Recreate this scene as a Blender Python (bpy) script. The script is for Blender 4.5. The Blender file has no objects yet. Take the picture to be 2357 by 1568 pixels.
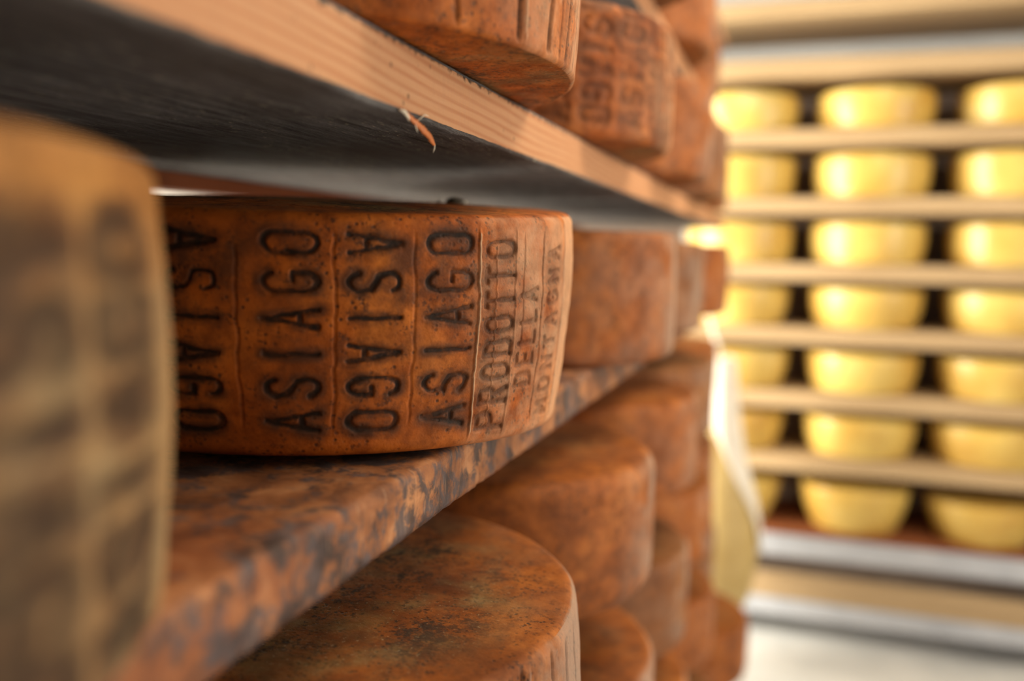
import bpy, math, random
import numpy as np
from mathutils import Matrix, Vector, noise as mnoise

random.seed(7)
scene = bpy.context.scene
COL = scene.collection
EYE = 1.13                      # camera height above the floor (metres)
R = math.radians

# ------------------------------------------------------------------ helpers
def tag(o, label=None, cat=None, group=None, kind=None):
    if label: o['label'] = label
    if cat: o['category'] = cat
    if group: o['group'] = group
    if kind: o['kind'] = kind
    return o

def link_mesh(name, verts, faces, mats, parent=None, loc=(0, 0, 0), rotz=0.0, smooth=True, mat_idx=None, attrs=None):
    me = bpy.data.meshes.new(name)
    me.from_pydata([tuple(map(float, v)) for v in verts], [], faces)
    for m in (mats if isinstance(mats, (list, tuple)) else [mats]):
        me.materials.append(m)
    if mat_idx is not None:
        me.polygons.foreach_set('material_index', np.asarray(mat_idx, dtype=np.int32))
    me.polygons.foreach_set('use_smooth', np.full(len(me.polygons), smooth))
    for k, a in (attrs or {}).items():
        at = me.attributes.new(k, 'FLOAT', 'POINT')
        at.data.foreach_set('value', np.asarray(a, dtype=np.float32))
    me.update()
    o = bpy.data.objects.new(name, me)
    COL.objects.link(o)
    o.location = loc
    o.rotation_euler = (0, 0, rotz)
    if parent is not None:
        o.parent = parent
    return o

# vectorised value noise (3D), about -1..1
_rs = np.random.RandomState(3)
_TAB = _rs.rand(64, 64, 64) * 2 - 1
def vnoise(p, scale, seed=0):
    q = np.asarray(p, float) * scale + np.array([17.3, 9.1, 23.7]) * (seed + 1)
    i = np.floor(q).astype(int); f = q - i; f = f * f * (3 - 2 * f)
    out = 0
    for dx in (0, 1):
        for dy in (0, 1):
            for dz in (0, 1):
                w = (f[..., 0] if dx else 1 - f[..., 0]) * (f[..., 1] if dy else 1 - f[..., 1]) * (f[..., 2] if dz else 1 - f[..., 2])
                out = out + w * _TAB[(i[..., 0] + dx) % 64, (i[..., 1] + dy) % 64, (i[..., 2] + dz) % 64]
    return out
def fbm(p, scale, oct=4, seed=0):
    s = 0; a = 1; t = 0
    for k in range(oct):
        s = s + a * vnoise(p, scale * 2 ** k, seed + k); t += a; a *= .5
    return s / t
def sstep(a, b, x):
    t = np.clip((x - a) / (b - a), 0, 1); return t * t * (3 - 2 * t)

# ------------------------------------------------------------------ materials
class NT:
    def __init__(s, name):
        s.m = bpy.data.materials.new(name); s.m.use_nodes = True
        s.t = s.m.node_tree; s.t.nodes.clear()
        s.out = s.n('ShaderNodeOutputMaterial'); s.b = s.n('ShaderNodeBsdfPrincipled')
        s.t.links.new(s.b.outputs[0], s.out.inputs[0])
    def n(s, typ, **kw):
        x = s.t.nodes.new(typ)
        for k, v in kw.items(): setattr(x, k, v)
        return x
    def l(s, a, b): s.t.links.new(a, b)
    def put(s, sock, v):
        if hasattr(v, 'links') or isinstance(v, bpy.types.NodeSocket): s.l(v, sock)
        else: sock.default_value = v
    def coord(s, scale=(1, 1, 1), rnd=False, rot=(0, 0, 0)):
        tc = s.n('ShaderNodeTexCoord'); mp = s.n('ShaderNodeMapping')
        mp.inputs['Scale'].default_value = scale; mp.inputs['Rotation'].default_value = rot
        s.l(tc.outputs['Object'], mp.inputs['Vector'])
        if rnd:
            oi = s.n('ShaderNodeObjectInfo'); m = s.n('ShaderNodeMath', operation='MULTIPLY'); m.inputs[1].default_value = 37.0
            s.l(oi.outputs['Random'], m.inputs[0]); s.l(m.outputs[0], mp.inputs['Location'])
        return mp.outputs[0]
    def noise(s, vec, scale, detail=4, rough=.55, dist=0):
        x = s.n('ShaderNodeTexNoise'); s.l(vec, x.inputs['Vector'])
        x.inputs['Scale'].default_value = scale; x.inputs['Detail'].default_value = detail
        x.inputs['Roughness'].default_value = rough; x.inputs['Distortion'].default_value = dist
        return x.outputs['Fac']
    def voro(s, vec, scale):
        x = s.n('ShaderNodeTexVoronoi'); s.l(vec, x.inputs['Vector']); x.inputs['Scale'].default_value = scale
        return x.outputs['Distance']
    def ramp(s, fac, stops):
        x = s.n('ShaderNodeValToRGB'); s.l(fac, x.inputs[0])
        e = x.color_ramp.elements
        while len(e) < len(stops): e.new(.5)
        for k, (p, c) in enumerate(stops):
            e[k].position = p; e[k].color = (c, c, c, 1) if isinstance(c, (int, float)) else (*c, 1)
        return x.outputs[0]
    def mix(s, fac, a, b, mode='MIX'):
        x = s.n('ShaderNodeMix', data_type='RGBA', blend_type=mode)
        s.put(x.inputs[0], fac)
        for sock, v in ((x.inputs[6], a), (x.inputs[7], b)):
            if isinstance(v, tuple): sock.default_value = (*v, 1)
            else: s.l(v, sock)
        return x.outputs[2]
    def math(s, op, a, b=0.0, clamp=False):
        x = s.n('ShaderNodeMath', operation=op); x.use_clamp = clamp
        s.put(x.inputs[0], a); s.put(x.inputs[1], b); return x.outputs[0]
    def attr(s, name):
        x = s.n('ShaderNodeAttribute'); x.attribute_name = name; return x.outputs['Fac']
    def bump(s, h, strength=.4, dist=.002):
        x = s.n('ShaderNodeBump'); x.inputs['Strength'].default_value = strength; x.inputs['Distance'].default_value = dist
        s.l(h, x.inputs['Height']); s.l(x.outputs[0], s.b.inputs['Normal'])
    def done(s, col, rough=.6, spec=.35, metal=0):
        if isinstance(col, tuple): s.b.inputs['Base Color'].default_value = (*col, 1)
        else: s.l(col, s.b.inputs['Base Color'])
        s.put(s.b.inputs['Roughness'], rough); s.b.inputs['Specular IOR Level'].default_value = spec
        s.b.inputs['Metallic'].default_value = metal
        return s.m

def mat_rind(name, dark, mid, light, bloom_sidelight_col=(.42, .33, .27)):
    n = NT(name)
    v = n.coord(rnd=True)
    a = n.noise(v, 14, 6, .62, .4)
    c = n.ramp(a, [(.28, dark), (.5, mid), (.72, light)])
    b = n.noise(v, 75, 5, .65)
    c = n.mix(n.ramp(b, [(.42, .0), (.62, .55)]), c, dark)
    # small dark pores and specks
    p = n.voro(v, 260)
    gate = n.ramp(n.noise(v, 34, 4, .6), [(.42, 0.0), (.56, 1.0)])
    p2 = n.ramp(n.noise(v, 240, 4, .7), [(.555, 0.0), (.64, .8)])
    c = n.mix(n.math('MULTIPLY', p2, gate), c, (.05, .022, .012))
    pores = n.math('MULTIPLY', n.ramp(p, [(.12, 1.0), (.34, 0.0)]), gate)
    c = n.mix(n.math('MULTIPLY', pores, .85), c, (.035, .018, .012))
    # grey bloom, and pale colour painted in for raking side light
    bl = n.math('MULTIPLY', n.attr('bloom_sidelight'), n.ramp(n.noise(v, 26, 5, .6), [(.38, 0.0), (.62, 1.0)]))
    c = n.mix(n.math('MULTIPLY', n.math('MAXIMUM', bl, n.math('MULTIPLY', n.math('SUBTRACT', n.attr('bloom_sidelight'), .75, True), 3.4)), .82), c, bloom_sidelight_col)
    # olive and dark mould on the flat faces
    mo = n.attr('mould')
    lo = n.noise(v, 13, 5, .62)
    ol = n.math('MULTIPLY', mo, n.ramp(lo, [(.46, 0.0), (.62, .75)]))
    c = n.mix(ol, c, n.ramp(n.noise(v, 40, 5, .7), [(.35, (.12, .075, .028)), (.55, (.24, .165, .065)), (.7, (.33, .25, .125))]))
    hi = n.noise(n.coord((1, 1, 1)), 210, 5, .72)
    gl = n.noise(n.coord((1, 1, 1)), 16, 3, .6)
    ds = n.math('MULTIPLY', mo, n.ramp(n.math('ADD', n.math('MULTIPLY', hi, .55), n.math('MULTIPLY', gl, .5)), [(.53, 0.0), (.60, .95)]))
    c = n.mix(ds, c, (.040, .026, .018))
    lt = n.math('MULTIPLY', mo, n.ramp(n.noise(v, 330, 3, .7), [(.62, 0.0), (.72, .55)]))
    c = n.mix(lt, c, (.52, .40, .24))
    stn = n.math('MULTIPLY', n.attr('stain'), n.ramp(n.noise(v, 48, 6, .68), [(.36, 0.0), (.56, .88)]))
    c = n.mix(stn, c, (.085, .034, .016))
    # ink pressed into the stamped letters
    ik = n.math('MULTIPLY', n.attr('ink'), n.ramp(n.noise(v, 170, 3, .7), [(.25, .55), (.55, 1.0)]))
    c = n.mix(ik, c, (.022, .013, .009))
    h = n.math('SUBTRACT', n.math('ADD', n.math('MULTIPLY', b, .5), n.math('MULTIPLY', n.noise(v, 260, 4, .7), .5)), n.math('MULTIPLY', pores, .3))
    n.bump(h, .55, .0016)
    return n.done(c, n.ramp(b, [(.3, .5), (.7, .75)]), .16)

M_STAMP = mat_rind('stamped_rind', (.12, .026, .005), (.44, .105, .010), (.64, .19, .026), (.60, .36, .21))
M_AGED = mat_rind('aged_rind', (.11, .032, .010), (.33, .095, .016), (.48, .165, .034), (.34, .25, .19))
M_GREY = mat_rind('greyed_rind', (.10, .038, .016), (.25, .092, .028), (.36, .165, .062), (.32, .25, .20))
M_PALE = mat_rind('pale_stamped_rind', (.16, .065, .016), (.36, .155, .040), (.44, .22, .062), (.27, .205, .115))

def mat_yellow():
    n = NT('fresh_cheese_rind')
    v = n.coord(rnd=True)
    c = n.ramp(n.noise(v, 7, 4, .5), [(.3, (.52, .305, .058)), (.6, (.65, .46, .12)), (.8, (.70, .55, .24))])
    h = n.noise(v, 45, 5)
    n.bump(h, .25, .002)
    return n.done(c, .34, .5)
M_YEL = mat_yellow()

def mat_pine():
    n = NT('planed_pine')
    v = n.coord((1, 1, 1))
    sx = n.n('ShaderNodeSeparateXYZ'); n.l(v, sx.inputs[0])
    warp = n.noise(n.coord((4, .9, 4)), 3.0, 3)
    zz = n.math('ADD', n.math('ADD', n.math('MULTIPLY', sx.outputs['Z'], 1.0), n.math('MULTIPLY', sx.outputs['Y'], .035)), n.math('MULTIPLY', warp, .018))
    s = n.math('SINE', n.math('MULTIPLY', zz, 1150.0))
    s = n.math('MULTIPLY', n.math('ADD', s, 1.0), .5)
    c = n.mix(n.ramp(s, [(.35, 0.0), (1.0, .6)]), (.52, .27, .135), (.37, .125, .045))
    fine = n.noise(n.coord((40, 900, 25)), 1.0, 2)          # vertical saw marks
    c = n.mix(n.ramp(fine, [(.45, 0.0), (.75, .3)]), c, (.40, .21, .12))
    lng = n.noise(n.coord((60, 8, 420)), 1.0, 3)
    c = n.mix(n.ramp(lng, [(.5, 0.0), (.8, .35)]), c, (.58, .36, .21))
    spk = n.math('MULTIPLY', n.ramp(n.voro(n.coord(), 120), [(.10, 1.0), (.2, 0.0)]), n.ramp(n.noise(n.coord(), 22, 2), [(.52, 0.0), (.62, 1.0)]))
    c = n.mix(n.math('MULTIPLY', spk, .8), c, (.09, .045, .025))
    edge = n.n('ShaderNodeMapRange'); n.l(sx.outputs['Z'], edge.inputs[0])      # dirt ground into the top arris
    edge.inputs[1].default_value = EYE + .0895; edge.inputs[2].default_value = EYE + .097
    dirt = n.math('ADD', edge.outputs[0], n.math('MULTIPLY', n.math('SUBTRACT', n.noise(n.coord(), 130, 4, .65), .5), 1.7))
    pat = n.ramp(n.noise(n.coord((1, 1, .1)), 9, 2), [(.34, 0.0), (.46, 1.0)])
    pat = n.math('MULTIPLY', pat, n.math('LESS_THAN', sx.outputs['Z'], EYE + .12))
    c = n.mix(n.math('MULTIPLY', n.ramp(dirt, [(.52, 0.0), (.78, .92)]), pat), c, (.03, .02, .015))
    n.bump(n.math('ADD', fine, n.math('MULTIPLY', lng, .6)), .35, .0012)
    return n.done(c, .62, .25)
M_PINE = mat_pine()

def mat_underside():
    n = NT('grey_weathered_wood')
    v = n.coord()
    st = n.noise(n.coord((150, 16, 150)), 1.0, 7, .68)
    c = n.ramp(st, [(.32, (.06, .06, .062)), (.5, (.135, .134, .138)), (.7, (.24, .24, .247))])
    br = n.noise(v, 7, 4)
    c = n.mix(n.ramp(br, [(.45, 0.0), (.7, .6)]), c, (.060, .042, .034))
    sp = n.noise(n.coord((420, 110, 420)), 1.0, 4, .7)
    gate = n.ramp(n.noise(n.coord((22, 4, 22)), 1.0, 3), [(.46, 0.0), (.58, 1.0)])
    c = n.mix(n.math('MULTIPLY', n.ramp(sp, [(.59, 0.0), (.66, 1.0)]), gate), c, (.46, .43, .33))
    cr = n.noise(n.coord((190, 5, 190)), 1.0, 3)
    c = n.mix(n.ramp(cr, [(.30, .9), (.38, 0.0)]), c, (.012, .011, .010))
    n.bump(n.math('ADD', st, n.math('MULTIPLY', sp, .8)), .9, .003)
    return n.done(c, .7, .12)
M_UNDER = mat_underside()

def mat_oldboard():
    n = NT('stained_board')
    v = n.coord()
    a = n.noise(v, 22, 6, .65, .6)
    c = n.ramp(a, [(.34, (.10, .036, .016)), (.5, (.28, .105, .038)), (.66, (.46, .21, .09))])
    red = n.noise(n.coord((9, 3, 9)), 1.0, 3)
    c = n.mix(n.ramp(red, [(.52, 0.0), (.7, .7)]), c, (.27, .075, .025))
    b = n.noise(n.coord(), 62, 7, .72, .3)
    g = n.noise(n.coord((1, .7, 1)), 17, 4)
    mk = n.ramp(n.math('ADD', n.math('MULTIPLY', b, .6), n.math('MULTIPLY', g, .42)), [(.475, 0.0), (.545, 1.0)])
    c = n.mix(n.math('MULTIPLY', mk, .9), c, n.ramp(n.noise(v, 50, 3), [(.4, (.026, .020, .021)), (.65, (.095, .080, .088))]))
    ln = n.noise(n.coord((120, 500, 60)), 1.0, 2)
    c = n.mix(n.ramp(ln, [(.6, 0.0), (.8, .4)]), c, (.52, .33, .2))
    n.bump(n.math('ADD', n.math('MULTIPLY', b, .8), n.math('MULTIPLY', ln, .4)), .6, .002)
    return n.done(c, .62, .3)
M_OLD = mat_oldboard()

def mat_plain(name, c1, c2, scale=10, rough=.6, spec=.3, stretch=(1, 1, 1), metal=0, bump=.2):
    n = NT(name)
    f = n.noise(n.coord(stretch), scale, 5, .6)
    n.bump(f, bump, .002)
    return n.done(n.ramp(f, [(.3, c1), (.7, c2)]), rough, spec, metal)
M_RACK = mat_plain('light_spruce', (.35, .24, .13), (.47, .335, .19), 3, .55, .3, (1, 14, 14))
M_BACK = mat_plain('gap_shade_brown', (.30, .22, .175), (.42, .32, .26), 6, .7, .2, (1, 1, 4))  # brown that stands in for shade between the yellow wheels
M_DARK = mat_plain('dark_timber', (.17, .055, .02), (.27, .09, .035), 6, .7, .2, (1, .2, 4))
M_WALL = mat_plain('pale_plaster', (.56, .59, .63), (.64, .67, .71), 4, .85, .15)
M_FLOOR = mat_plain('grey_floor', (.50, .52, .53), (.66, .67, .67), 5, .45, .4)
M_CEIL = mat_plain('ceiling_paint', (.62, .60, .56), (.70, .68, .64), 4, .85, .15)
M_STEEL = mat_plain('grey_steel', (.36, .38, .43), (.47, .49, .54), 8, .45, .5)
M_CLOTH = mat_plain('white_cloth', (.74, .70, .62), (.84, .80, .72), 30, .8, .2)
M_BAG = mat_plain('pale_cheese_skin', (.44, .31, .11), (.54, .40, .17), 12, .5, .35)
M_SPLINT = mat_plain('fresh_splinter', (.42, .11, .025), (.60, .19, .05), 60, .5, .4, (1, 1, 1))
M_FIBRE = mat_plain('pale_fibre', (.70, .62, .48), (.82, .75, .62), 60, .7, .3)
M_CRUMB = mat_plain('dark_crumb', (.045, .035, .025), (.10, .075, .05), 300, .8, .2)

# ------------------------------------------------------------------ stroke lettering
def arc(cx, cy, rx, ry, a0, a1, n=8):
    return [(cx + rx * math.cos(R(a0 + (a1 - a0) * k / n)), cy + ry * math.sin(R(a0 + (a1 - a0) * k / n))) for k in range(n + 1)]
W = .41
GL = {
 'A': [[(0, 0), (W / 2, 1), (W, 0)], [(.09, .32), (W - .09, .32)]],
 'S': [arc(W/2, .76, W/2, .24, 20, 180, 9) + [(.05, .58), (W - .05, .42)] + arc(W/2, .24, W/2, .24, 0, -160, 9)],
 'I': [[(W/2, 0), (W/2, 1)]],
 'G': [arc(W/2, .76, W/2, .24, 20, 180, 8) + arc(W/2, .24, W/2, .24, 180, 360, 8) + [(W, .46), (W/2 + .02, .46)]],
 'O': [arc(W/2, .76, W/2, .24, 0, 180, 9) + arc(W/2, .24, W/2, .24, 180, 360, 9) + [(W, .76)]],
 'P': [[(0, 0), (0, 1), (.26, 1)] + arc(.26, .75, W - .26, .25, 90, -90, 6) + [(0, .5)]],
 'R': [[(0, 0), (0, 1), (.26, 1)] + arc(.26, .75, W - .26, .25, 90, -90, 6) + [(0, .5)], [(.2, .5), (W, 0)]],
 'D': [[(0, 0), (0, 1), (.22, 1)] + arc(.22, .76, W - .22, .24, 90, 0, 4) + arc(.22, .24, W - .22, .24, 0, -90, 4) + [(0, 0)]],
 'T': [[(0, 1), (W, 1)], [(W/2, 1), (W/2, 0)]],
 'E': [[(W, 1), (0, 1), (0, 0), (W, 0)], [(0, .5), (W * .8, .5)]],
 'L': [[(0, 1), (0, 0), (W, 0)]],
 'M': [[(0, 0), (0, 1), (W/2, .35), (W, 1), (W, 0)]],
 'N': [[(0, 0), (0, 1), (W, 0), (W, 1)]],
}
def text_segments(word, s0, zc, height, pitch, up):
    """segments in (s, z): s = arc length round the wheel, z = height; the word runs vertically."""
    segs = []; n = len(word)
    for k, ch in enumerate(word):
        off = (k - (n - 1) / 2) * pitch
        for pl in GL[ch]:
            pts = []
            for (x, y) in pl:
                a = off + (x - W / 2) * height * .98; b = (y - .5) * height
                pts.append((s0 - b, zc + a) if up else (s0 + b, zc - a))
            segs += list(zip(pts[:-1], pts[1:]))
    return segs
def seg_field(S, Z, segs):
    d = np.full(S.shape, 1.0)
    for (p, q) in segs:
        m = (S > min(p[0], q[0]) - .006) & (S < max(p[0], q[0]) + .006) & (Z > min(p[1], q[1]) - .006) & (Z < max(p[1], q[1]) + .006)
        if not m.any(): continue
        px, pz = S[m] - p[0], Z[m] - p[1]
        vx, vz = q[0] - p[0], q[1] - p[1]
        L = vx * vx + vz * vz + 1e-12
        t = np.clip((px * vx + pz * vz) / L, 0, 1)
        d[m] = np.minimum(d[m], np.hypot(px - t * vx, pz - t * vz))
    return d

# ------------------------------------------------------------------ cheese wheel
def wheel_mesh(rad, H, thetas, nside=40, ntop=16, rt=.010, rb=.010, bulge=.003, taper=.0, tilt_t=(0, 0), lift=(0, 0),
               dome=.002, rough=.0012, seed=0, segs=None, ribs=(), mould=(.85, 1.0), bloom_sidelight=.3, rim_keep=.01, stroke=.0016, deep=.0012,
               bloom_sidelight_fn=None, inkmul=1.0, inkfn=None, mamt=1.0, grime=0.0):
    th = np.asarray(thetas, float); nt = len(th)
    prof = []   # (r, z, zone)  zone 0 bottom,1 side,2 top
    for k in range(1, 7): prof.append(((rad - rb) * k / 6, 0.0, 0))
    for k in range(1, 6):
        a = math.pi / 2 * k / 5; prof.append((rad - rb + rb * math.sin(a), rb - rb * math.cos(a), 1))
    for k in range(1, nside + 1): prof.append((rad, rb + (H - rt - rb) * k / nside, 1))
    for k in range(1, 7):
        a = math.pi / 2 * k / 6; prof.append((rad - rt + rt * math.cos(a), H - rt + rt * math.sin(a), 1 if k < 4 else 2))
    for k in range(1, ntop): prof.append(((rad - rt) * (1 - k / ntop), H, 2))
    pr = np.array([p[0] for p in prof]); pz = np.array([p[1] for p in prof]); zone = np.array([p[2] for p in prof])
    t = np.clip(pz / H, 0, 1)
    pr = pr + (pr / rad) * (bulge * 4 * t * (1 - t) - taper * (1 - t) ** 1.6)
    Rr, T = np.meshgrid(pr, th, indexing='ij'); Zz = np.repeat(pz[:, None], nt, 1); tt = np.repeat(t[:, None], nt, 1)
    ZN = np.repeat(zone[:, None], nt, 1)
    C, Sn = np.cos(T), np.sin(T)
    P = np.stack([Rr * C, Rr * Sn, Zz], -1)
    # unevenness of the radius
    edge = np.clip(Rr / rad, 0, 1)
    wob = fbm(P, 9, 3, seed) * rough * 2.2 + fbm(P, 60, 3, seed + 5) * rough * .55
    side = (ZN == 1)
    Rr2 = Rr + wob * edge ** 6
    Sarc = T * rad
    ink = np.zeros_like(Rr); stain = np.zeros_like(Rr); bl = np.zeros_like(Rr) + bloom_sidelight
    if bloom_sidelight_fn is not None: bl = bloom_sidelight_fn(T, tt) * np.where(ZN == 1, 1.0, .12)  # grey bloom plus painted aisle-side light, by angle and height
    if grime > 0:
        gp = np.stack([Sarc, Zz, Zz * 0], -1)
        stain = grime * side * sstep(-.25, .35, fbm(gp, 34, 4, seed + 50)) * (.35 + .65 * sstep(.30, .62, tt)) * sstep(.97, .90, tt)
    if segs is not None:
        wv = np.stack([Sarc, Zz, np.zeros_like(Zz)], -1)
        S2 = Sarc + vnoise(wv, 220, 11) * .0007; Z2 = Zz + vnoise(wv, 220, 14) * .0007
        d = seg_field(S2, Z2, segs)
        wjit = 1 + .45 * vnoise(wv, 150, 21)
        core = 1 - sstep(stroke * .55 * wjit, stroke * 1.35 * wjit, d)
        halo = (1 - sstep(stroke * .8, stroke * 3.4, d)) * np.clip(.32 + .5 * vnoise(wv, 160, 25), 0, 1)
        fade = np.clip(1.0 + .5 * vnoise(wv, 28, 31), .35, 1.0)
        ink = np.clip(np.maximum(core * fade, halo * .8), 0, 1) * inkmul
        stain = np.maximum(stain, (1 - sstep(stroke * 1.0, stroke * 5.5, d)) * inkmul)
        if inkfn is not None: ink = ink * inkfn(T); stain = stain * inkfn(T)
        Rr2 = Rr2 - core * deep + (1 - sstep(stroke * 1.5, stroke * 3.0, np.abs(d - stroke * 1.2))) * 0
    for (ta, w, dep, rst, z0, z1) in ribs:        # vertical mould-strip lines, dep>0 groove, <0 ridge
        wv = np.stack([Zz, Zz * 0 + ta * 9, Zz * 0], -1)
        dd = np.abs(Sarc - ta * rad + vnoise(wv, 90, 41) * .0012 + vnoise(wv, 260, 44) * .0006)
        g = (1 - sstep(w * .3, w, dd)) * sstep(z0, z0 + .05, tt) * (1 - sstep(z1 - .05, z1, tt)) * side
        Rr2 = Rr2 - g * dep
        if rst > 0: ink = np.maximum(ink, g * rst * np.clip(.7 + .5 * vnoise(np.stack([Sarc, Zz, Zz * 0], -1), 90, 47), 0, 1))
        else: bl = np.maximum(bl, g * -rst * 1.5)
    X, Yv = Rr2 * C, Rr2 * Sn
    rr = np.clip(Rr / rad, 0, 1)
    top = sstep(.12, 1.0, tt)
    Zo = Zz + top * (tilt_t[0] * X + tilt_t[1] * Yv)
    Zo = Zo + (ZN == 2) * (dome * (1 - rr ** 2) + fbm(P, 14, 4, seed + 9) * rough * 1.2 * sstep(1.0, .9, rr))
    bot = sstep(.5, 0.0, tt)
    Zo = Zo + bot * np.clip(lift[0] * X + lift[1] * Yv + abs(lift[0]) * .0, 0, None)
    mo = np.where(ZN == 2, sstep(mould[1], mould[0] * .8, rr), np.where(ZN == 0, .75, 0.0))
    V = np.stack([X, Yv, Zo], -1).reshape(-1, 3)
    n = len(prof)
    bc = len(V); tc = bc + 1
    V = np.vstack([V, [[0, 0, 0], [0, 0, Zo[-1].mean() ]]])
    j = np.arange(nt); j2 = (j + 1) % nt
    F = []
    for i in range(n - 1):
        F += np.stack([i * nt + j, i * nt + j2, (i + 1) * nt + j2, (i + 1) * nt + j], 1).tolist()
    F += np.stack([np.full(nt, bc), j2, j], 1).tolist()
    F += np.stack([np.full(nt, tc), (n - 1) * nt + j, (n - 1) * nt + j2], 1).tolist()
    ext = lambda a, b, c: np.concatenate([a.reshape(-1), [b, c]])
    mo = mo * mamt
    return V, F, dict(stain=ext(stain, 0, 0), ink=ext(ink, 0, 0), bloom_sidelight=ext(bl, bloom_sidelight, bloom_sidelight), mould=ext(mo, .9, 1.0))

TWO = 2 * math.pi
def even(n): return np.linspace(0, TWO, n, endpoint=False)
def sector(a0, a1, fine, coarse):
    return np.concatenate([np.linspace(R(a0), R(a1), fine, endpoint=False), np.linspace(R(a1), R(a0) + TWO, coarse, endpoint=False)])

BT = [ .097 - .208 * k for k in range(6)]           # tops of the rack boards relative to the eye
TH = .034
def Zs(k): return EYE + .097 - .208 * k             # k = -2 .. 5
AG = 'aged cheese wheels on the near rack'

def put_wheel(name, me, x, y, z, rotz, label, group=AG, cat='cheese wheel', s=(1, 1, 1)):
    V, F, A, mat = me
    if isinstance(V, bpy.types.Object):
        o = V.copy(); COL.objects.link(o)
    else:
        o = link_mesh(name, V, F, mat, attrs=A)
    o.location = (x, y, z); o.rotation_euler = (0, 0, rotz); o.scale = s
    return tag(o, label, cat, group)

# ---- the stamped wheel in focus
H0 = .1395
def phi(deg): return R(deg)
cols = [(-93.2, 'ASIAGO', True), (-80.2, 'ASIAGO', False), (-63.6, 'ASIAGO', True), (-49.8, 'ASIAGO', False), (-36.1, 'ASIAGO', True)]
RAD = .17
segs = []
for deg, w, up in cols:
    segs += text_segments(w, phi(deg) * RAD, .0722, .0258, .0209, up)
segs += text_segments('PRODOTTO', phi(-24.4) * RAD, .0675, .0210, .0152, True)
segs += text_segments('DELLA', phi(-15.4) * RAD, .064, .0165, .0137, True)
segs += text_segments('MONTAGNA', phi(-4.8) * RAD, .0655, .0170, .0144, True)
main_ribs = [(phi(-87.3), .0012, .0005, .3, .1, .93), (phi(-72.4), .0013, .0006, .35, .1, .9), (phi(-56.6), .0013, .0006, .3, .1, .95), (phi(-43.0), .0012, .0004, .2, .1, .95),
             (phi(-29.8), .0011, -.0010, -.8, .02, .97), (phi(-20.2), .0012, -.0005, -.5, .02, .97), (phi(-10.2), .0012, .0009, .25, .05, .95),
             (phi(-25.4), .0008, -.0004, -.4, .05, .9), (phi(1.6), .0013, .0009, .35, .03, .97), (phi(-17.6), .0010, .0006, .2, .4, .95)]
def main_sidelight(T, tt):
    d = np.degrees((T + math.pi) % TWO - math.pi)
    return np.clip(.02 + .68 * sstep(-34, -27, d) + .35 * sstep(1.2, 2.2, d), 0, 1) * sstep(60, 25, d)  # pale right side and cream edge strip paint in the raking light
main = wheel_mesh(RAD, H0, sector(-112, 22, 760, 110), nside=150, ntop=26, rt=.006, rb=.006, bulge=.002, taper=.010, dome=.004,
                  tilt_t=(-.040, .060), lift=(.0, -.035), rough=.0012, seed=1, segs=segs, ribs=main_ribs, mould=(.9, 1.0), bloom_sidelight=.02, bloom_sidelight_fn=main_sidelight, grime=.9,
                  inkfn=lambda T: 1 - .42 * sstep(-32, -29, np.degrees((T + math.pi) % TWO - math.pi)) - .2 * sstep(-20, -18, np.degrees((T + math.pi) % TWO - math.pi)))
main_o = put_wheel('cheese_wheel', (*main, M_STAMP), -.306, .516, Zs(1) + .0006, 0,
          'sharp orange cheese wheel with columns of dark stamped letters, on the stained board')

# ---- other near wheels
def letters(ang0, n, words=('ASIAGO',), step=13.8, h=.0275):
    s = []
    for k in range(n):
        s += text_segments(words[k % len(words)], R(ang0 + k * step) * RAD, .064, h, .0183, k % 2 == 0)
    return s
fore = wheel_mesh(RAD, .134, sector(-100, 60, 420, 60), nside=80, rt=.006, rb=.012, bulge=.004, seed=20, segs=letters(-88, 9), stroke=.0042, mould=(.9, 1), bloom_sidelight=.8, inkmul=.85,
                  bloom_sidelight_fn=lambda T, tt: .95 * sstep(.93, .72, tt))
put_wheel('cheese_wheel', (*fore, M_PALE), -.309, .10, Zs(1) + .0006, 0,
          'out-of-focus beige cheese wheel with dark smudged stamps, nearest at the left edge')
def rb_(a, w=.0016, d=.0011, st=.75, z0=0.0, z1=.97): return (R(a), w, d, st, z0, z1)
up1 = wheel_mesh(RAD, .128, sector(-100, 40, 420, 60), nside=70, grime=.5, rt=.008, rb=.003, bulge=.001, taper=.004, rough=.0010, seed=33,
                 ribs=[rb_(-56, .0010, .0006, .4), rb_(-33, .0018, .0012, .6), rb_(-19, .0026, .0018, 1), rb_(-17.5, .0010, -.0010, -.8), rb_(-9, .0028, .0018, 1), rb_(-4, .0012, .001, .8), rb_(0, .0024, .0014, 1), rb_(3.5, .001, .001, .9), rb_(7, .0018, .001, .9)],
                 bloom_sidelight_fn=lambda T, tt: np.clip(.12 + .7 * sstep(-28, 0, np.degrees((T + math.pi) % TWO - math.pi)), 0, 1), mould=(.9, 1))
put_wheel('cheese_wheel', (*up1, M_STAMP), -.287, .46, Zs(0) + .0006, 0,
          'cheese wheel with dark vertical cracks, overhanging the pine board at the top edge')
up2 = wheel_mesh(RAD, .114, sector(-100, 40, 300, 60), nside=60, rt=.008, rb=.008, bulge=.002, seed=41, segs=letters(-85, 6) + text_segments('PRODOTTO', R(-14) * RAD, .064, .0215, .0146, True) + text_segments('MONTAGNA', R(-3) * RAD, .064, .018, .0146, True),
                 stroke=.0032, inkmul=.45, grime=.7, bloom_sidelight_fn=lambda T, tt: np.clip(.2 + .7 * sstep(-30, 0, np.degrees((T + math.pi) % TWO - math.pi)), 0, 1))
put_wheel('cheese_wheel', (*up2, M_STAMP), -.290, .85, Zs(0) + .0006, 0,
          'blurred stamped cheese wheel on the pine board, just behind the cracked overhanging one')
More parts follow.
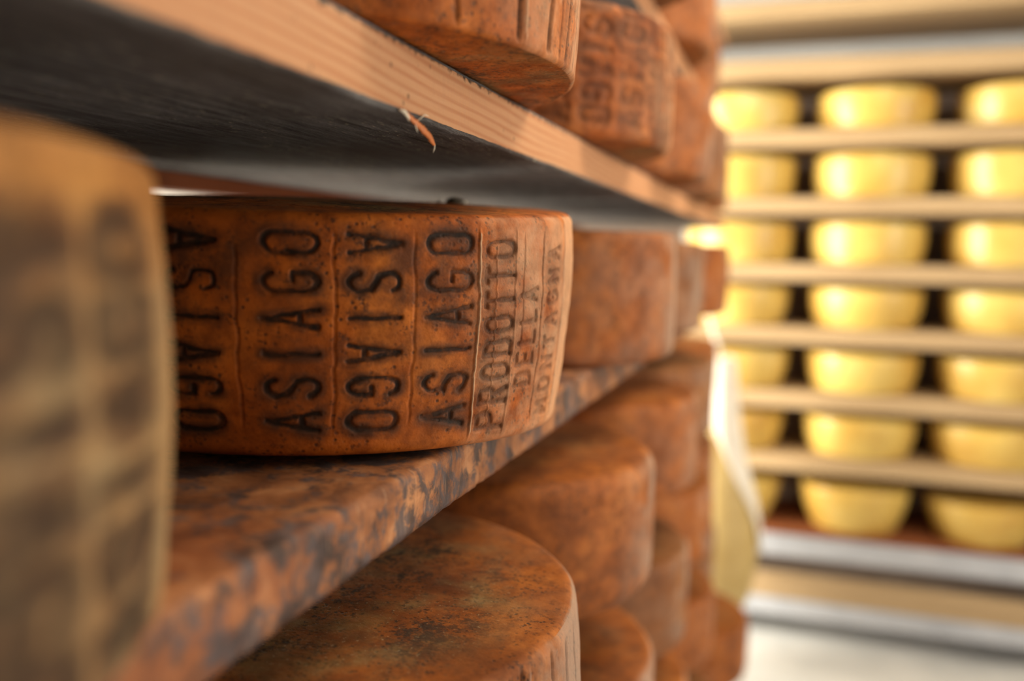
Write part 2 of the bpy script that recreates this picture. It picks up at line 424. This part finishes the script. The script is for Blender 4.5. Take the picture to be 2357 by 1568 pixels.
sec = wheel_mesh(RAD, .131, even(160), nside=40, rt=.008, rb=.008, bulge=.001, seed=52, mamt=.3, bloom_sidelight_fn=lambda T, tt: np.clip(.25 + .9 * sstep(-25, 5, np.degrees((T + math.pi) % TWO - math.pi)), 0, 1))
put_wheel('cheese_wheel', (*sec, M_AGED), -.291, .93, Zs(1) + .0006, 0,
          'plain brown cheese wheel with greyish side, directly behind the sharply focused stamped wheel')
A_ = wheel_mesh(RAD, .116, sector(-100, 60, 460, 80), nside=60, ntop=40, rt=.007, rb=.010, bulge=.002, dome=.001, rough=.0011, seed=61, mould=(.70, .99),
                ribs=[rb_(-50, .002, .0010, .3, 0, .985), rb_(-40, .0030, .0022, .8, 0, .985), rb_(-31, .0020, -.0012, -.8, 0, .985), rb_(-29, .0034, .0022, .95, 0, .985), rb_(-19, .0024, .0020, .95, 0, .985), rb_(-17, .0012, -.001, -.7, 0, .985), rb_(-9, .0018, .0012, .6, 0, .97), rb_(-2, .0026, .0010, .5, 0, .95), rb_(5, .0016, .0010, .4, 0, .95)],
                bloom_sidelight_fn=lambda T, tt: np.clip(.1 + .9 * sstep(-22, 0, np.degrees((T + math.pi) % TWO - math.pi)), 0, 1))
put_wheel('cheese_wheel', (*A_, M_AGED), -.279, .445, Zs(2) + .0006, 0,
          'cheese wheel with olive mould on its flat top, below the stained board')
B_ = wheel_mesh(RAD, .126, even(200), nside=50, rt=.014, rb=.014, bulge=.002, seed=71, mould=(.6, .9), mamt=.3,
                bloom_sidelight_fn=lambda T, tt: np.clip(.05 + .8 * sstep(-30, 0, np.degrees((T + math.pi) % TWO - math.pi)), 0, 1))
put_wheel('cheese_wheel', (*B_, M_AGED), -.290, .805, Zs(2) + .0006, 0,
          'rounded brown cheese wheel right behind the one with the olive mouldy top')

# ---- plainer wheels further back: one of each kind, then copies
kinds = [wheel_mesh(RAD, .126, even(128), nside=24, rt=.010, rb=.010, bulge=.002, seed=80 + k, rough=.0014, mamt=.3,
                    bloom_sidelight_fn=lambda T, tt: np.clip(.15 + .8 * sstep(-30, 10, np.degrees((T + math.pi) % TWO - math.pi)), 0, 1)) for k in range(3)]
mats = [M_AGED, M_GREY, M_AGED]
proto = [None, None, None]
TOPB = {-2: 'second board above the pine board', -1: 'board above the pine board', 0: 'pine board', 1: 'stained board', 2: 'board below the stained one', 3: 'second board below the stained one', 4: 'third board below the stained one', 5: 'lowest near board'}
ORD = {2: 'third', 3: 'fourth', 4: 'fifth', 5: 'sixth', 1: 'second', 0: 'first'}
# board, order along it (0 = first in view), x, y, kind
far = [(0, 2, -.286, 1.22, 0), (0, 3, -.291, 1.60, 1), (0, 4, -.317, 1.97, 2),
       (1, 3, -.295, 1.28, 1), (1, 4, -.286, 1.645, 0),
       (2, 2, -.288, 1.20, 2), (2, 3, -.296, 1.57, 1), (2, 4, -.324, 1.94, 0),
       (3, 0, -.285, .82, 0), (3, 1, -.290, 1.17, 1), (3, 2, -.288, 1.53, 2), (3, 3, -.318, 1.90, 0),
       (4, 0, -.288, 1.20, 2), (4, 1, -.282, 1.57, 0), (4, 2, -.311, 1.94, 1),
       (5, 0, -.274, 1.56, 1), (5, 1, -.231, 1.95, 0),
       (-1, 0, -.274, 1.00, 1), (-1, 1, -.303, 1.39, 0), (-1, 2, -.329, 1.78, 2),
       (-2, 0, -.319, 1.42, 2), (-2, 1, -.339, 1.80, 0)]
SPEC = {(5, 1): 'orange-topped cheese wheel at the far lower end, directly beneath the pale bundle'}
for (b, i, x, y, k) in far:
    lab = SPEC.get((b, i)) or f'blurred brown cheese wheel, {ORD[i]} from the front on the {TOPB[b]}'
    me = (proto[k], None, None, None) if proto[k] is not None else (*kinds[k], mats[k])
    o = put_wheel('cheese_wheel', me, x, y, Zs(b) + .0006, R(random.uniform(-9, 9)), lab)
    if proto[k] is None: proto[k] = o

# ------------------------------------------------------------------ near rack boards
def board(x0, x1, y0, y1, z0, z1, ny, mats, rag=.0008, seed=0, ragfront=.0006):
    """long board; cross-section front-top, rounded corners, noise only eats inwards."""
    h = z1 - z0; r = .0022 if ragfront < .001 else .0045
    cs = []   # (x, z, zone) 0 front 1 bottom 2 top 3 back
    nf = 12
    for k in range(nf + 1): cs.append((x1, z0 + r + (h - 2 * r) * k / nf, 0))
    cs.append((x1 - r * .3, z1 - r * .3, 2))
    for k in range(0, 21): cs.append((x1 - r - (x1 - x0 - 2 * r) * k / 20, z1, 2))
    cs.append((x0, z1 - r, 3)); cs.append((x0, z0 + r, 3))
    for k in range(0, 41): cs.append((x0 + r + (x1 - x0 - 2 * r) * k / 40, z0, 1))
    cs.append((x1 - r * .3, z0 + r * .3, 1))
    m = len(cs)
    ys = np.concatenate([np.linspace(y0, .9, int(ny * .7), endpoint=False), np.linspace(.9, y1, ny - int(ny * .7))])
    X = np.repeat(np.array([c[0] for c in cs])[:, None], len(ys), 1); Z = np.repeat(np.array([c[1] for c in cs])[:, None], len(ys), 1)
    zo = np.repeat(np.array([c[2] for c in cs])[:, None], len(ys), 1); Y = np.repeat(ys[None, :], m, 0)
    P = np.stack([X, Y, Z], -1)
    nf_ = np.abs(fbm(P * np.array([1, .5, 1]), 60, 4, seed)) * ragfront
    X = X - np.where(zo == 0, nf_, 0)
    low = sstep(z0 + .006, z0, Z) * sstep(x1 - .012, x1, X)
    fr = np.clip(fbm(np.stack([Y, Y * 0, Y * 0], -1), 110, 5, seed + 3), -.6, 1)
    Z = Z + low * fr * rag * 1.6
    X = X - low * np.abs(fr) * rag * 1.2
    Z = Z + np.where(zo == 1, np.abs(fbm(P * np.array([1, .18, 1]), 160, 3, seed + 7)) * .0011, 0)
    Z = Z - np.where(zo == 2, np.abs(fbm(P * np.array([1, .3, 1]), 80, 3, seed + 8)) * .0009, 0)
    V = np.stack([X, Y, Z], -1).reshape(-1, 3); n = len(ys)
    F = []; MI = []
    for i in range(m):
        i2 = (i + 1) % m; j = np.arange(n - 1)
        F += np.stack([i * n + j, i2 * n + j, i2 * n + j + 1, i * n + j + 1], 1).tolist()
        z = 0 if (cs[i][2] == 0 and cs[i2][2] == 0) or (cs[i][2] == 0 and i < nf) else 1
        MI += [z] * (n - 1)
    F.append([i * n for i in range(m)]); F.append([i * n + n - 1 for i in reversed(range(m))]); MI += [0, 0]
    return V, F, MI
BX0, BX1 = -.515, -.177
boards = []
BL = {0: 'pine board with grey underside and pinkish planed edge, above the stamped wheel',
      1: 'stained blotchy brown board carrying the sharply focused stamped wheel',
      2: 'rack board under the wheel with the olive mouldy top',
      3: 'rack board two levels below the stained board of the stamped wheel',
      4: 'rack board three levels below the stained board of the stamped wheel',
      5: 'lowest board of the near rack, close to the floor',
      -1: 'cream edged board seen above the wheels of the pine board',
      -2: 'uppermost cream board edge of the near rack, touching the top of the photo'}
for k in range(-2, 6):
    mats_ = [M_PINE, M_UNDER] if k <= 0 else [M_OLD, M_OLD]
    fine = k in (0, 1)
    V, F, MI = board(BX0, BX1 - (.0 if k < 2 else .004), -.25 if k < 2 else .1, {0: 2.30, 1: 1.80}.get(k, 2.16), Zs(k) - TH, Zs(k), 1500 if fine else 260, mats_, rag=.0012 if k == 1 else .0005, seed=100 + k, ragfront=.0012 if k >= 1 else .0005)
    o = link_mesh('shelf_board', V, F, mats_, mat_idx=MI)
    tag(o, BL[k], 'shelf board', 'boards of the near rack')
    boards.append(o)
pine = boards[2]
# lengthwise rails that carry the back edges of the boards


def tube(pts, rad, nseg=6):
    pts = [Vector(p) for p in pts]; V = []; F = []
    for i, p in enumerate(pts):
        d = (pts[min(i + 1, len(pts) - 1)] - pts[max(i - 1, 0)]).normalized()
        a = d.orthogonal().normalized(); b = d.cross(a)
        r = rad[i] if isinstance(rad, (list, tuple)) else rad
        for k in range(nseg):
            t = TWO * k / nseg; V.append(p + a * (r * math.cos(t)) + b * (r * math.sin(t)))
    for i in range(len(pts) - 1):
        for k in range(nseg):
            k2 = (k + 1) % nseg; F.append([i * nseg + k, i * nseg + k2, (i + 1) * nseg + k2, (i + 1) * nseg + k])
    F.append(list(range(nseg))[::-1]); F.append([(len(pts) - 1) * nseg + k for k in range(nseg)])
    return V, F
# torn splinter hanging from the lower edge of the pine board
zb = Zs(0) - TH
sx = BX1 + .0006
core = [(sx, .372, zb + .0015), (sx + .0012, .378, zb - .0005), (sx + .002, .386, zb - .003), (sx + .0024, .394, zb - .0055), (sx + .002, .402, zb - .0075), (sx + .0012, .408, zb - .0095), (sx + .001, .411, zb - .0105)]
fine = []; fr_ = []
rr_ = [.0006, .0012, .0017, .0019, .0019, .0014, .0004]
for k in range(49):
    t = k / 48 * 6; a = min(int(t), 5); f = t - a
    fine.append(Vector(core[a]).lerp(Vector(core[a + 1]), f))
    fr_.append((rr_[a] * (1 - f) + rr_[a + 1] * f) * (1 + .35 * mnoise.noise(Vector((k * .9, 3, 1)))))
V, F = tube(fine, fr_, 10)
for i, v in enumerate(V):
    c0 = fine[i // 10]; d = v - c0
    v.x = c0.x + d.x * .45                      # a flat sliver, not a round stick
    v += Vector((.0002, .0003, .0006)) * mnoise.noise(v * 700)
sp = link_mesh('splinter', V, F, M_SPLINT, parent=pine)
sp['label'] = 'torn orange splinter hanging from the board edge'
fv, ff = [], []
def addtube(pts, r):
    v, f = tube(pts, r, 5); b = len(fv); fv.extend(v); ff.extend([[b + q for q in g] for g in f])
addtube([(sx, .371, zb + .0012), (sx + .001, .3745, zb + .0005), (sx + .0014, .378, zb - .0016), (sx + .001, .380, zb - .0030)], [.0004, .0011, .0008, .0002])
addtube([(sx + .001, .4105, zb - .0100), (sx + .001, .4102, zb - .0122), (sx + .0008, .409, zb - .0145)], [.0004, .0003, .0001])
addtube([(sx, .392, zb - .001), (sx + .001, .398, zb + .0028), (sx + .001, .403, zb + .0028)], [.0003, .0003, .0001])
addtube([(sx + .002, .384, zb - .003), (sx + .0022, .386, zb - .0062), (sx + .002, .388, zb - .0078)], [.0003, .0003, .0001])
fb = link_mesh('fibres', fv, ff, M_FIBRE, parent=sp)

# crumbs on the top rim of the stamped wheel
def lump(name, c, s, mat, seed, label, group=None):
    V, F = [], []
    n, m = 12, 8
    for i in range(m + 1):
        for j in range(n):
            a = math.pi * i / m; b = TWO * j / n
            v = Vector((math.sin(a) * math.cos(b), math.sin(a) * math.sin(b), math.cos(a)))
            k = 1 + .35 * mnoise.noise(v * 1.7 + Vector((seed, 0, 0)))
            V.append(Vector((v.x * s[0] * k, v.y * s[1] * k, v.z * s[2] * k + s[2] * .9)))
    for i in range(m):
        for j in range(n):
            j2 = (j + 1) % n; F.append([i * n + j, (i + 1) * n + j, (i + 1) * n + j2, i * n + j2])
    o = link_mesh(name, V, F, mat, loc=c)
    return tag(o, label, 'crumb', group)

def top_z(px, py):
    best = None
    mw = main_o.location
    hit, loc, nor, idx = main_o.ray_cast(Vector((px - mw.x, py - mw.y, .5)), Vector((0, 0, -1)))
    return mw.z + loc.z if hit else EYE + .02
bpy.context.view_layer.update()
for (px, py, s, m, lab) in ((-.249, .622, (.0060, .0085, .0028), M_CRUMB, 'flat dark crumb lying on top of the sharp stamped wheel'),
                            (-.243, .628, (.0018, .0020, .0016), M_FIBRE, 'tiny pale crumb right of the dark one on the stamped wheel'),
                            (-.262, .622, (.0014, .0018, .0015), M_FIBRE, 'tiny pale crumb left of the dark one on the stamped wheel')):
    lump('crumb', (px, py, top_z(px, py) - .0002), s, m, px * 90, lab)

# ------------------------------------------------------------------ back rack with fresh yellow wheels
def box(x0, x1, y0, y1, z0, z1, bev=.003):
    xs, ys, zs = (x0, x1), (y0, y1), (z0, z1)
    V = []; b = bev
    # chamfered box through bmesh
    import bmesh
    bm = bmesh.new()
    vv = [bm.verts.new((x, y, z)) for x in xs for y in ys for z in zs]
    for f in ((0, 1, 3, 2), (4, 6, 7, 5), (0, 4, 5, 1), (2, 3, 7, 6), (0, 2, 6, 4), (1, 5, 7, 3)):
        bm.faces.new([vv[i] for i in f])
    bmesh.ops.recalc_face_normals(bm, faces=bm.faces)
    if b > 0: bmesh.ops.bevel(bm, geom=list(bm.edges), offset=b, segments=2, affect='EDGES', profile=.5)
    V = [tuple(v.co) for v in bm.verts]; bm.verts.index_update()
    F = [[v.index for v in f.verts] for f in bm.faces]
    bm.free(); return V, F
def box_obj(name, ext, mat, bev=.003, parent=None):
    V, F = box(*ext, bev); return link_mesh(name, V, F, mat, parent=parent, smooth=False)

YF = 2.60
o = box_obj('rear_rail', (-.545, -.516, .1, 2.16, Zs(0) - TH - .014, Zs(0) - .002), M_DARK, .002)
tag(o, 'reddish brown rail along the back edge of the pine board', 'rail')
rows = [.354, .164, -.023, -.205, -.391, -.577, -.802]
RN = ['top', 'second', 'third', 'fourth', 'fifth', 'sixth', 'bottom']
thick = .049
for i, z in enumerate(rows[:-1]):
    o = box_obj('shelf_board', (-1.9, 1.15, YF, YF + .36, EYE + z - thick, EYE + z), M_RACK, .004)
    tag(o, f'pale wooden board under the {RN[i]} row of yellow wheels', 'shelf board', 'boards of the back rack')
o = box_obj('shelf_board', (-1.9, 1.15, YF, YF + .36, EYE + .494, EYE + .548), M_RACK, .004)
tag(o, 'pale wooden board above the top row of yellow wheels, with nothing on it', 'shelf board', 'boards of the back rack')
o = box_obj('shelf_board', (-1.9, 1.15, YF, YF + .36, EYE + .662, EYE + .708), M_RACK, .004)
tag(o, 'highest pale board of the back rack, at the top edge of the photo', 'shelf board', 'boards of the back rack')
o = box_obj('shelf_board', (-1.9, 1.15, YF, YF + .36, EYE - .815, EYE - .802), M_DARK, .002)
tag(o, 'thin brown board under the bottom row of yellow wheels', 'shelf board', 'boards of the back rack')
o = box_obj('gap_shade_panel', (-1.9, 1.15, YF + .362, YF + .375, 0, EYE + .492), M_BACK, .002)  # panel added so the gaps between the wheels come out dark
tag(o, 'added brown panel standing in for shade in the gaps behind the yellow wheels', 'panel')
o = box_obj('rack_beam', (-1.9, 1.15, YF + .004, YF + .36, EYE - .885, EYE - .8155), M_STEEL, .006)
tag(o, 'blue-grey beam below the bottom row of yellow wheels', 'beam')
o = box_obj('base_plank', (-1.9, 1.15, YF - .01, YF + .02, EYE - 1.007, EYE - .935), M_RACK, .004)
tag(o, 'pale wooden plank low at the foot of the back rack', 'plank')
o = box_obj('base_rail', (-1.9, 1.15, YF - .012, YF + .03, EYE - 1.062, EYE - 1.0075), M_STEEL, .004)
tag(o, 'blue-grey rail under the pale plank at the foot of the back rack', 'rail')

def fresh_mesh(rad, H, taper, seed):
    th = even(96); prof = []
    rb, rt = .012, .008
    for k in range(1, 5): prof.append(((rad - taper - rb) * k / 4, 0))
    for k in range(1, 7):
        a = math.pi / 2 * k / 6; prof.append((rad - taper - rb + rb * math.sin(a), rb * (1 - math.cos(a))))
    for k in range(1, 15):
        t = k / 14; prof.append((rad - taper * (1 - t) ** 1.2 + .004 * math.sin(math.pi * t), rb + (H - rb - rt) * t))
    for k in range(1, 6):
        a = math.pi / 2 * k / 5; prof.append((rad - rt + rt * math.cos(a), H - rt + rt * math.sin(a)))
    for k in range(1, 8): prof.append(((rad - rt) * (1 - k / 8), H + .002 * k / 8))
    n = len(prof); nt = len(th); V = []
    pr = np.array([p[0] for p in prof]); pz = np.array([p[1] for p in prof])
    Rr, T = np.meshgrid(pr, th, indexing='ij'); Z = np.repeat(pz[:, None], nt, 1)
    P = np.stack([Rr * np.cos(T), Rr * np.sin(T), Z], -1)
    Rr = Rr + fbm(P, 14, 3, seed) * .0022 * (Rr / rad)
    V = np.stack([Rr * np.cos(T), Rr * np.sin(T), Z], -1).reshape(-1, 3)
    V = np.vstack([V, [[0, 0, 0], [0, 0, H + .002]]]); j = np.arange(nt); j2 = (j + 1) % nt; F = []
    for i in range(n - 1): F += np.stack([i * nt + j, i * nt + j2, (i + 1) * nt + j2, (i + 1) * nt + j], 1).tolist()
    F += np.stack([np.full(nt, n * nt), j2, j], 1).tolist(); F += np.stack([np.full(nt, n * nt + 1), (n - 1) * nt + j, (n - 1) * nt + j2], 1).tolist()
    return V, F
fresh = [fresh_mesh(.156, .116, .008, 5), fresh_mesh(.152, .132, .030, 9), fresh_mesh(.156, .116, .017, 15)]
fproto = [None, None, None]
CN = ['left', 'middle', 'right']
rrng = random.Random(11)
for i, z in enumerate(rows):
    k = 1 if i == 6 else (0 if i < 3 else 2)
    for c, x0 in enumerate((-.163, .203, .577)):
        x = x0 + (-.004 * i if c == 2 else 0) + rrng.uniform(-.004, .004)
        if fproto[k] is None:
            o = fproto[k] = link_mesh('fresh_cheese', *fresh[k], M_YEL)
        else:
            o = fproto[k].copy(); COL.objects.link(o)
        hs = {0: .90, 1: 1.02, 2: 1.0, 3: .98, 4: .98, 5: .98, 6: 1.0}[i]
        if i == 6 and c == 2: hs = .9
        s = rrng.uniform(.985, 1.01)
        o.scale = (s, s, hs); o.rotation_euler = (0, 0, rrng.uniform(0, 6))
        o.location = (x, YF + .132, EYE + z + .0005)
        tag(o, f'yellow cheese wheel in the {RN[i]} row of the back rack, {CN[c]} of three', 'cheese wheel', 'yellow cheese wheels on the back rack')

# ------------------------------------------------------------------ pale hanging bundle at the far end of the near rack
def revolve(prof, nt=48, a0=0, a1=TWO, closed=True, seed=0, amp=.0):
    th = np.linspace(a0, a1, nt, endpoint=not closed)
    Rr, T = np.meshgrid([p[0] for p in prof], th, indexing='ij'); Z = np.repeat(np.array([p[1] for p in prof])[:, None], len(th), 1)
    P = np.stack([Rr * np.cos(T), Rr * np.sin(T), Z], -1); Rr = Rr * (1 + fbm(P, 12, 3, seed) * amp)
    V = np.stack([Rr * np.cos(T), Rr * np.sin(T), Z], -1).reshape(-1, 3); n = len(th); F = []
    for i in range(len(prof) - 1):
        for j in range(n if closed else n - 1):
            j2 = (j + 1) % n; F.append([i * n + j, i * n + j2, (i + 1) * n + j2, (i + 1) * n + j])
    return V, F
bx, by = -.170, 2.375
bun = bpy.data.objects.new('hanging_cheese', None); COL.objects.link(bun); bun.location = (bx, by, EYE - 1.0)
tag(bun, 'pale yellow pear-shaped bundle with white cloth, hanging past the near rack end', 'hanging cheese')
pear = [(.001, .0), (.045, .006), (.078, .03), (.098, .075), (.110, .14), (.113, .20), (.108, .27), (.096, .34), (.080, .40), (.066, .45), (.056, .50), (.046, .55), (.038, .60), (.032, .66), (.028, .72), (.001, .725)]
V, F = revolve(pear, seed=2, amp=.05)
link_mesh('body', V, F, M_BAG, parent=bun)
wv, wf, nt_ = [], [], 26
wz = [.20 + (.725 - .20) * k / 26 for k in range(27)]
for z in wz:
    r = float(np.interp(z, [p[1] for p in pear], [p[0] for p in pear])) + .005 if z < .70 else .031
    f = (z - .20) / .525
    a0, a1 = R(-8 - 175 * f ** 1.5), R(50 + 125 * f ** 1.5)
    for k in range(nt_):
        t = a0 + (a1 - a0) * k / (nt_ - 1)
        rr = r + .003 * math.sin(7 * t + 9 * z)
        wv.append((rr * math.cos(t), rr * math.sin(t), z))
for i in range(26):
    for k in range(nt_ - 1):
        wf.append([i * nt_ + k, i * nt_ + k + 1, (i + 1) * nt_ + k + 1, (i + 1) * nt_ + k])
cw = link_mesh('cloth_wrap', wv, wf, M_CLOTH, parent=bun)
cw['label'] = 'white cloth wrapped round its neck and right side'
sm = cw.modifiers.new('thick', 'SOLIDIFY'); sm.thickness = .004; sm.offset = 1
V, F = tube([(0, 0, .71), (-.02, -.02, .78), (-.10, -.0655, 1.04), (-.10, -.0655, 1.075)], .006, 8)
link_mesh('cord', V, F, M_CLOTH, parent=bun)

# ------------------------------------------------------------------ room shell
def struct(name, ext, mat):
    return tag(box_obj(name, ext, mat, 0), kind='structure')
CE = EYE + 1.32
struct('floor', (-2.0, 1.9, -1.8, 3.15, -.08, 0), M_FLOOR)
struct('ceiling', (-2.0, 1.9, -1.8, 3.15, CE, CE + .08), M_CEIL)
struct('wall_back', (-2.0, 1.9, 3.05, 3.15, 0, CE), M_WALL)
struct('wall_left', (-2.0, -1.95, -1.8, 3.05, 0, CE), M_WALL)
struct('wall_light_block', (-.98, -.92, -1.7, 1.06, 0, CE), M_WALL)  # unseen wall added to hold passage light off the board undersides
struct('wall_right', (1.8, 1.9, -1.8, 3.05, 0, CE), M_WALL)
struct('wall_front', (-1.95, 1.8, -1.8, -1.7, 0, CE), M_WALL)

# ------------------------------------------------------------------ lights
def area(name, loc, tgt, size, power, col, sy=None):
    l = bpy.data.lights.new(name, 'AREA'); l.energy = power; l.color = col
    l.shape = 'RECTANGLE'; l.size = size; l.size_y = sy or size
    o = bpy.data.objects.new(name, l); COL.objects.link(o); o.location = loc
    o.rotation_euler = (Vector(tgt) - Vector(loc)).to_track_quat('-Z', 'Y').to_euler()
    return o
area('aisle_lamp', (.45, 1.05, EYE + 1.05), (-.05, 1.1, EYE), .6, 16, (1.0, .84, .62), .6)
area('low_fill', (1.75, .1, EYE - .45), (-.3, .5, EYE), 1.2, 8.5, (1.0, .90, .78), 1.3)  # added fill for wheel fronts and board undersides, no window modelled
area('aisle_rake_fill', (1.75, 1.25, EYE + .1), (-.3, .8, EYE), 1.0, 42, (1.0, .88, .72), 1.0)  # added out-of-view light that rakes the wheels' right edges
area('passage_daylight', (-1.85, 1.8, EYE - .1), (.1, 2.35, EYE - .1), 1.0, 190, (1.0, .92, .76), 1.7)
w = bpy.data.worlds.new('World'); scene.world = w; w.use_nodes = True
w.node_tree.nodes['Background'].inputs[0].default_value = (.8, .85, 1, 1)
w.node_tree.nodes['Background'].inputs[1].default_value = .05

# ------------------------------------------------------------------ camera
cam = bpy.data.cameras.new('camera'); co = bpy.data.objects.new('camera', cam); COL.objects.link(co)
Mx = ((0.95091179, 0.30906198, 0.0157309), (-0.0467656, 0.09326582, 0.99454234), (0.30590807, -0.9464577, 0.10314103))
m4 = Matrix(((Mx[0][0], Mx[1][0], Mx[2][0], 0), (Mx[0][1], Mx[1][1], Mx[2][1], 0), (Mx[0][2], Mx[1][2], Mx[2][2], EYE), (0, 0, 0, 1)))
co.matrix_world = m4
cam.sensor_width = 36; cam.lens = 36 * 1989 / 2357; cam.clip_start = .01
cam.dof.use_dof = True; cam.dof.focus_distance = .475; cam.dof.aperture_fstop = 2.6
scene.camera = co

vs = scene.view_settings
vs.view_transform = 'Standard'; vs.look = 'None'; vs.exposure = 0.0; vs.gamma = 1; vs.use_curve_mapping = False
